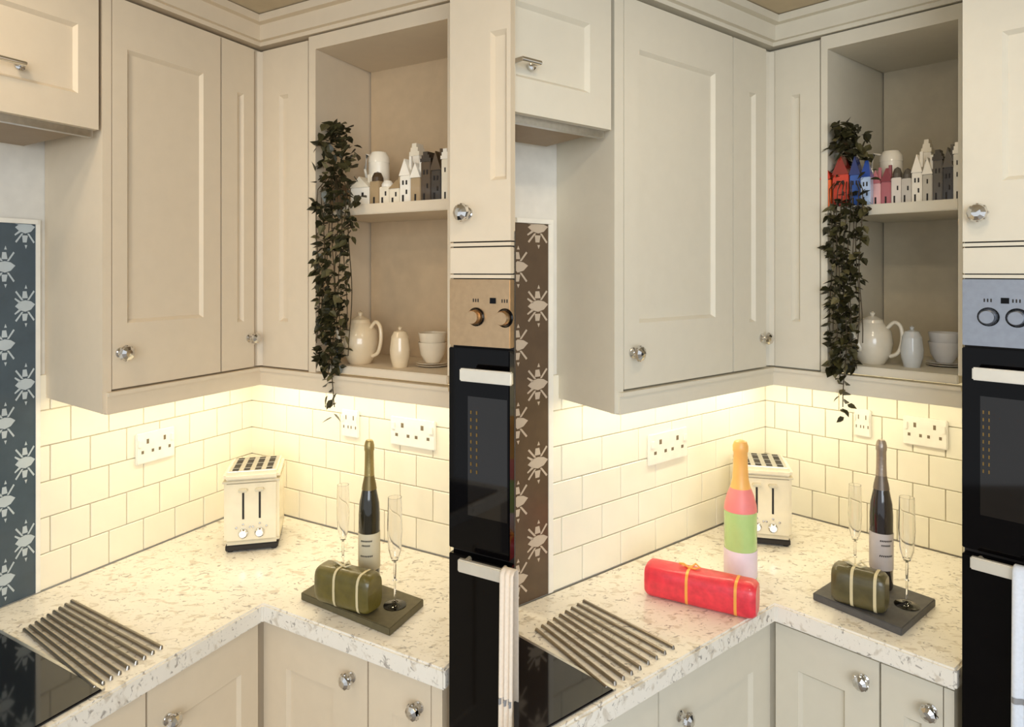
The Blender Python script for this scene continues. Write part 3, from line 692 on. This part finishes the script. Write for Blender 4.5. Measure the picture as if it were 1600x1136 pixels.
# ------------------------------------------------------------------ crockery on the lower shelf
ZL = 1.409
def sphere_prof(r, h, n=10, flat=.55): return [(r*math.sqrt(max(0, 1-((q*2-1)*.92)**2)) if True else 0, h*q) for q in [i/n for i in range(n+1)]]
def teapot(K):
    o = K.aF*.78; t = K.t('R', 563, o); p = K.R(t, o, ZL); s_ = FPX/p[1]; r = 29/s_; h = 66/s_
    r = min(r, (t-K.t('R', 493, K.aF))*.94)
    m = mat('crock_'+K.key, (222, 200, 164) if K.key == 'L' else (222, 214, 196), .18, coat=.5)
    s = thing('teapot', f'round {"tan" if K.key=="L" else "cream"} glazed teapot with looped handle on the {"left" if K.key=="L" else "right"} lower shelf', 'teapot', p, rzfor(K), local=True)
    part('body', MB().lathe([(r*.55, 0), (r*.62, .003), (r*.9, h*.25), (r, h*.5), (r*.9, h*.78), (r*.55, h*.97), (r*.5, h)], 28), m, s, smooth=True)
    ld = part('lid', MB().lathe([(r*.56, h*.97), (r*.5, h*1.04), (r*.2, h*1.12), (0, h*1.13)], 24), m, s, smooth=True)
    part('lid_knob', MB().lathe([(.004, h*1.12), (.007, h*1.2), (0, h*1.26)], 14), m, ld, smooth=True)
    hx = [(r*.75, 0, h*.86), (r*1.08, 0, h*1.0), (r*1.38, 0, h*.9), (r*1.45, 0, h*.6), (r*1.25, 0, h*.3), (r*.85, 0, h*.2)]
    cat = []
    for i in range(len(hx)-1):
        a, b, c, d = [Vector(hx[min(max(j, 0), len(hx)-1)]) for j in (i-1, i, i+1, i+2)]
        for q in (0, .25, .5, .75): cat.append(.5*((2*b)+(c-a)*q+(2*a-5*b+4*c-d)*q*q+(3*b-a-3*c+d)*q**3))
    part('handle', MB().tube(cat+[Vector(hx[-1])], .0046, 10), m, s, smooth=True)
    part('spout', MB().tube([(-r*.3, -r*.7, h*.35), (-r*.6, -r*.95, h*.6), (-r*.68, -r*1.08, h*.9)], [.010, .007, .005], 10), m, s, smooth=True)
    # jug
    t = K.t('R', 625, o); p = K.R(t, o, ZL); s_ = FPX/p[1]; r = 16/s_; h = 62/s_
    s = thing('sugar_pot', f'small round lidded {"tan" if K.key=="L" else "grey white"} pot beside the {"left" if K.key=="L" else "right"} teapot', 'pot', p, rzfor(K), local=True)
    m2 = m if K.key == 'L' else mat('grey_crock', (206, 210, 212), .18, coat=.5)
    part('body', MB().lathe([(r*.7, 0), (r*.95, h*.25), (r, h*.45), (r*.85, h*.75)], 22), m2, s, smooth=True)
    ld = part('lid', MB().lathe([(r*.88, h*.75), (r*.6, h*.9), (0, h*.95)], 22), m2, s, smooth=True)
    part('lid_knob', MB().lathe([(.003, h*.93), (.005, h*1.0), (0, h*1.05)], 12), m2, ld, smooth=True)
    # bowls on a plate
    o2 = K.aF*.55; t = K.t('R', 676, o2); p = K.R(t, o2, ZL); s_ = FPX/p[1]; r = 25/s_
    r = min(r, (K.t('R', 704, K.aF)-.009-t)*.97)
    pm = mat('plate_'+K.key, (232, 216, 188) if K.key == 'L' else (226, 226, 228), .15, coat=.5); side = 'left' if K.key == 'L' else 'right'
    for i in range(2):
        q = (p[0], p[1], ZL+i*.005); pl = MB().lathe([(r*.6, 0), (r*1.02, .004), (r*1.02, .005), (r*.6, .0012), (0, .0012)], 28, Matrix.Translation(q))
        solo('plate', pl, pm, f'{"lower" if i == 0 else "upper"} plate under the bowls on the {side} lower shelf', 'plate', q, smooth=True, group=f'plates on the {side} lower shelf')
    zz = ZL+.0085; hb = .048
    for i in range(2):
        q = (p[0], p[1], zz+i*.022); rr = r*.9
        pl = MB().lathe([(rr*.5, 0), (rr*.85, hb*.4), (rr, hb), (rr*.95, hb), (rr*.8, hb*.42), (rr*.45, .004), (0, .004)], 28, Matrix.Translation(q))
        solo('bowl', pl, pm, f'{"lower" if i == 0 else "upper"} bowl of the pale stack at the end of the {side} lower shelf', 'bowl', q, smooth=True, group=f'bowls on the {side} lower shelf')
for K in (KL, KR): teapot(K)

# ------------------------------------------------------------------ trailing plants
def leaf_mesh(ln, w, m):
    vs = [(0, 0, 0), (w*.55, .25*ln, .1*w), (w*.5, .55*ln, .05*w), (0, ln, -.15*w), (-w*.5, .55*ln, .05*w), (-w*.55, .25*ln, .1*w), (0, .3*ln, -.08*w), (0, .6*ln, -.1*w)]
    me = bpy.data.meshes.new('leaf'); me.from_pydata(vs, [], [(0, 1, 6), (1, 2, 7, 6), (2, 3, 7), (0, 6, 5), (6, 7, 4, 5), (7, 3, 4)]); me.materials.append(m); return me
def plant(K, lab):
    random.seed(11 if K.key == 'L' else 23)
    zs = 1.785; front = K.aF
    tc = K.t('R', 520, front-.03)
    base = K.R(tc, front-.05, zs); s = thing('trailing_plant', lab, 'plant', base)
    potm = mat('plant_pot', (120, 96, 66), .6)
    rp = .026
    part('pot', MB().lathe([(rp*.75, 0), (rp, .05), (rp*1.05, .052), (rp*.9, .055), (0, .05)], 18, Matrix.Translation(base)), potm, s, smooth=True)
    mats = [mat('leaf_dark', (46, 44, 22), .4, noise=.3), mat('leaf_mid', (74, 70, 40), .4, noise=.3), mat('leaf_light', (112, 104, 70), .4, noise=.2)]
    lms = [leaf_mesh(.026, .016, m) for m in mats]+[leaf_mesh(.032, .020, m) for m in mats[:2]]
    # stems
    stemm = mat('plant_stem', (66, 52, 28), .6)
    stems = []
    for i in range(9):
        c = 497+i*6.0+random.uniform(-2, 2); end = random.uniform(520, 572)
        if i in (3, 4): end = 612 if i == 3 else 655
        stems.append((c, end))
    spots = []
    for c, end in stems:
        pts = [Vector(base)+Vector((0, 0, .05))]
        o1 = front+random.uniform(.006, .02)
        tt = K.t('R', c, o1); rows = [300]
        pts.append(Vector(K.R((tc+tt)/2, front-.02, zs+.075)))
        r = 300
        cc = c
        while r < end:
            cc = c+3*math.sin(r*.03+c)
            t_ = K.t('R', cc, o1); x, y = K.R(t_, o1, 0)[:2]; z = EYE-(r-HOR)/(FPX/y); pts.append(Vector((x, y, z))); r += 20
            spots.append((cc, r, o1))
        part('stem', MB().tube(pts, .0012, 5), stemm, s)
    def put(p, sc, up=0):
        me = random.choice(lms); o = bpy.data.objects.new('leaf', me); COL.objects.link(o); o.parent = s
        o.location = Vector(p)-Vector(base); n = K.n('R')
        # leaf tip points down and outwards
        d = Vector((random.uniform(-.9, .9), random.uniform(-.9, .9), random.uniform(-1.0, .25+up)))+n*.5
        q = d.normalized().to_track_quat('Y', 'Z'); o.rotation_euler = (q.to_matrix().to_4x4() @ Matrix.Rotation(random.uniform(-.8, .8), 4, 'Y')).to_euler(); o.scale = (sc, sc, sc)
    def mound():
        while True:
            r = random.uniform(196, 330); wd = 12+24*min(1, (r-185)/60); c = 524+random.gauss(0, .6)*wd
            if 492 < c < 562: break
        o1 = random.uniform(front-.05, front+.022)
        if r > 300 and o1 < front+.004: o1 = front+.010
        if K.key == 'R' and r > 244:
            if c < 556 and random.random() < .72: return mound()
            if r < 306 and o1 > front-.055 and random.random() < .7: o1 = front-.060
        return c, r, o1
    def trail():
        r = random.uniform(318, 580); f = (r-318)/262; lo, hi = 493+4*f, 556-20*f
        return random.uniform(lo, hi), r, front+random.uniform(.004, .026)
    def at(c, r, o1):
        x, y = K.R(K.t('R', c, o1), o1, 0)[:2]; return (x, y, EYE-(r-HOR)/(FPX/y))
    for i in range(100): put(at(*mound()), random.uniform(.75, 1.1), .5)
    for i in range(182): put(at(*trail()), random.uniform(.65, 1.05))
    for c, r in ((506, 582), (520, 590), (514, 596), (524, 602), (510, 604), (518, 612), (526, 618), (512, 622), (520, 628), (524, 636), (516, 642), (521, 650), (519, 656)): put(at(c, r, front+.014), .85)
    # the inner leaves behind them, too many and too hidden to pick apart
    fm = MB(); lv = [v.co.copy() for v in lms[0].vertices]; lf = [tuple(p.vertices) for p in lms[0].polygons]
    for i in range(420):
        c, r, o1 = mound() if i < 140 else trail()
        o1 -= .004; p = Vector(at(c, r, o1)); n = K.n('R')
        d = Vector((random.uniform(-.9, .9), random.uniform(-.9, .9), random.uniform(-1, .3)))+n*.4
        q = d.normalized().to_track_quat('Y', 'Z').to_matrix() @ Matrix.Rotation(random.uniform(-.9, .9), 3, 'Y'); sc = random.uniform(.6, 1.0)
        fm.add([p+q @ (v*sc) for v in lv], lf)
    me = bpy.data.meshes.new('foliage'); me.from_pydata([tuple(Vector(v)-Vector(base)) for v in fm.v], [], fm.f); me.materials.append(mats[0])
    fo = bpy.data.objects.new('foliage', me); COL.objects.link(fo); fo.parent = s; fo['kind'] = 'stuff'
plant(KL, 'dark trailing plant hanging from the shelf beside the tan teapot'); plant(KR, 'dark trailing plant hanging in front of the red and blue houses')

# ------------------------------------------------------------------ ceiling downlights
for i, (x, y, tx, ty, pw) in enumerate(((-.80, .80, -.72, 1.7, 6), (.50, .75, .60, 1.7, 4.5), (-.75, .30, -.90, 1.3, 8), (.25, .35, .35, 1.4, 11))):
    lab = ['ceiling downlight in front of the left open shelves', 'ceiling downlight in front of the right open shelves', 'ceiling downlight nearest the left hood cupboard', 'ceiling downlight nearest the right hood cupboard'][i]
    s = thing('downlight', lab, 'light', (x, y, CEIL), 0, 'ceiling downlights', local=True)
    part('bezel', MB().lathe([(.045, 0), (.045, -.004), (.032, -.004), (.032, 0)], 24), M_chrome, s, smooth=True)
    part('lamp_face', MB().lathe([(.031, -.001), (0, -.001)], 20), mat('lamp_face', (255, 232, 190), .5, emit=6, noise=0), s)
    spot_light('downlight_lamp', (x, y, CEIL-.012), (tx, ty, 1.2), pw*1.15, (1, .86, .66))
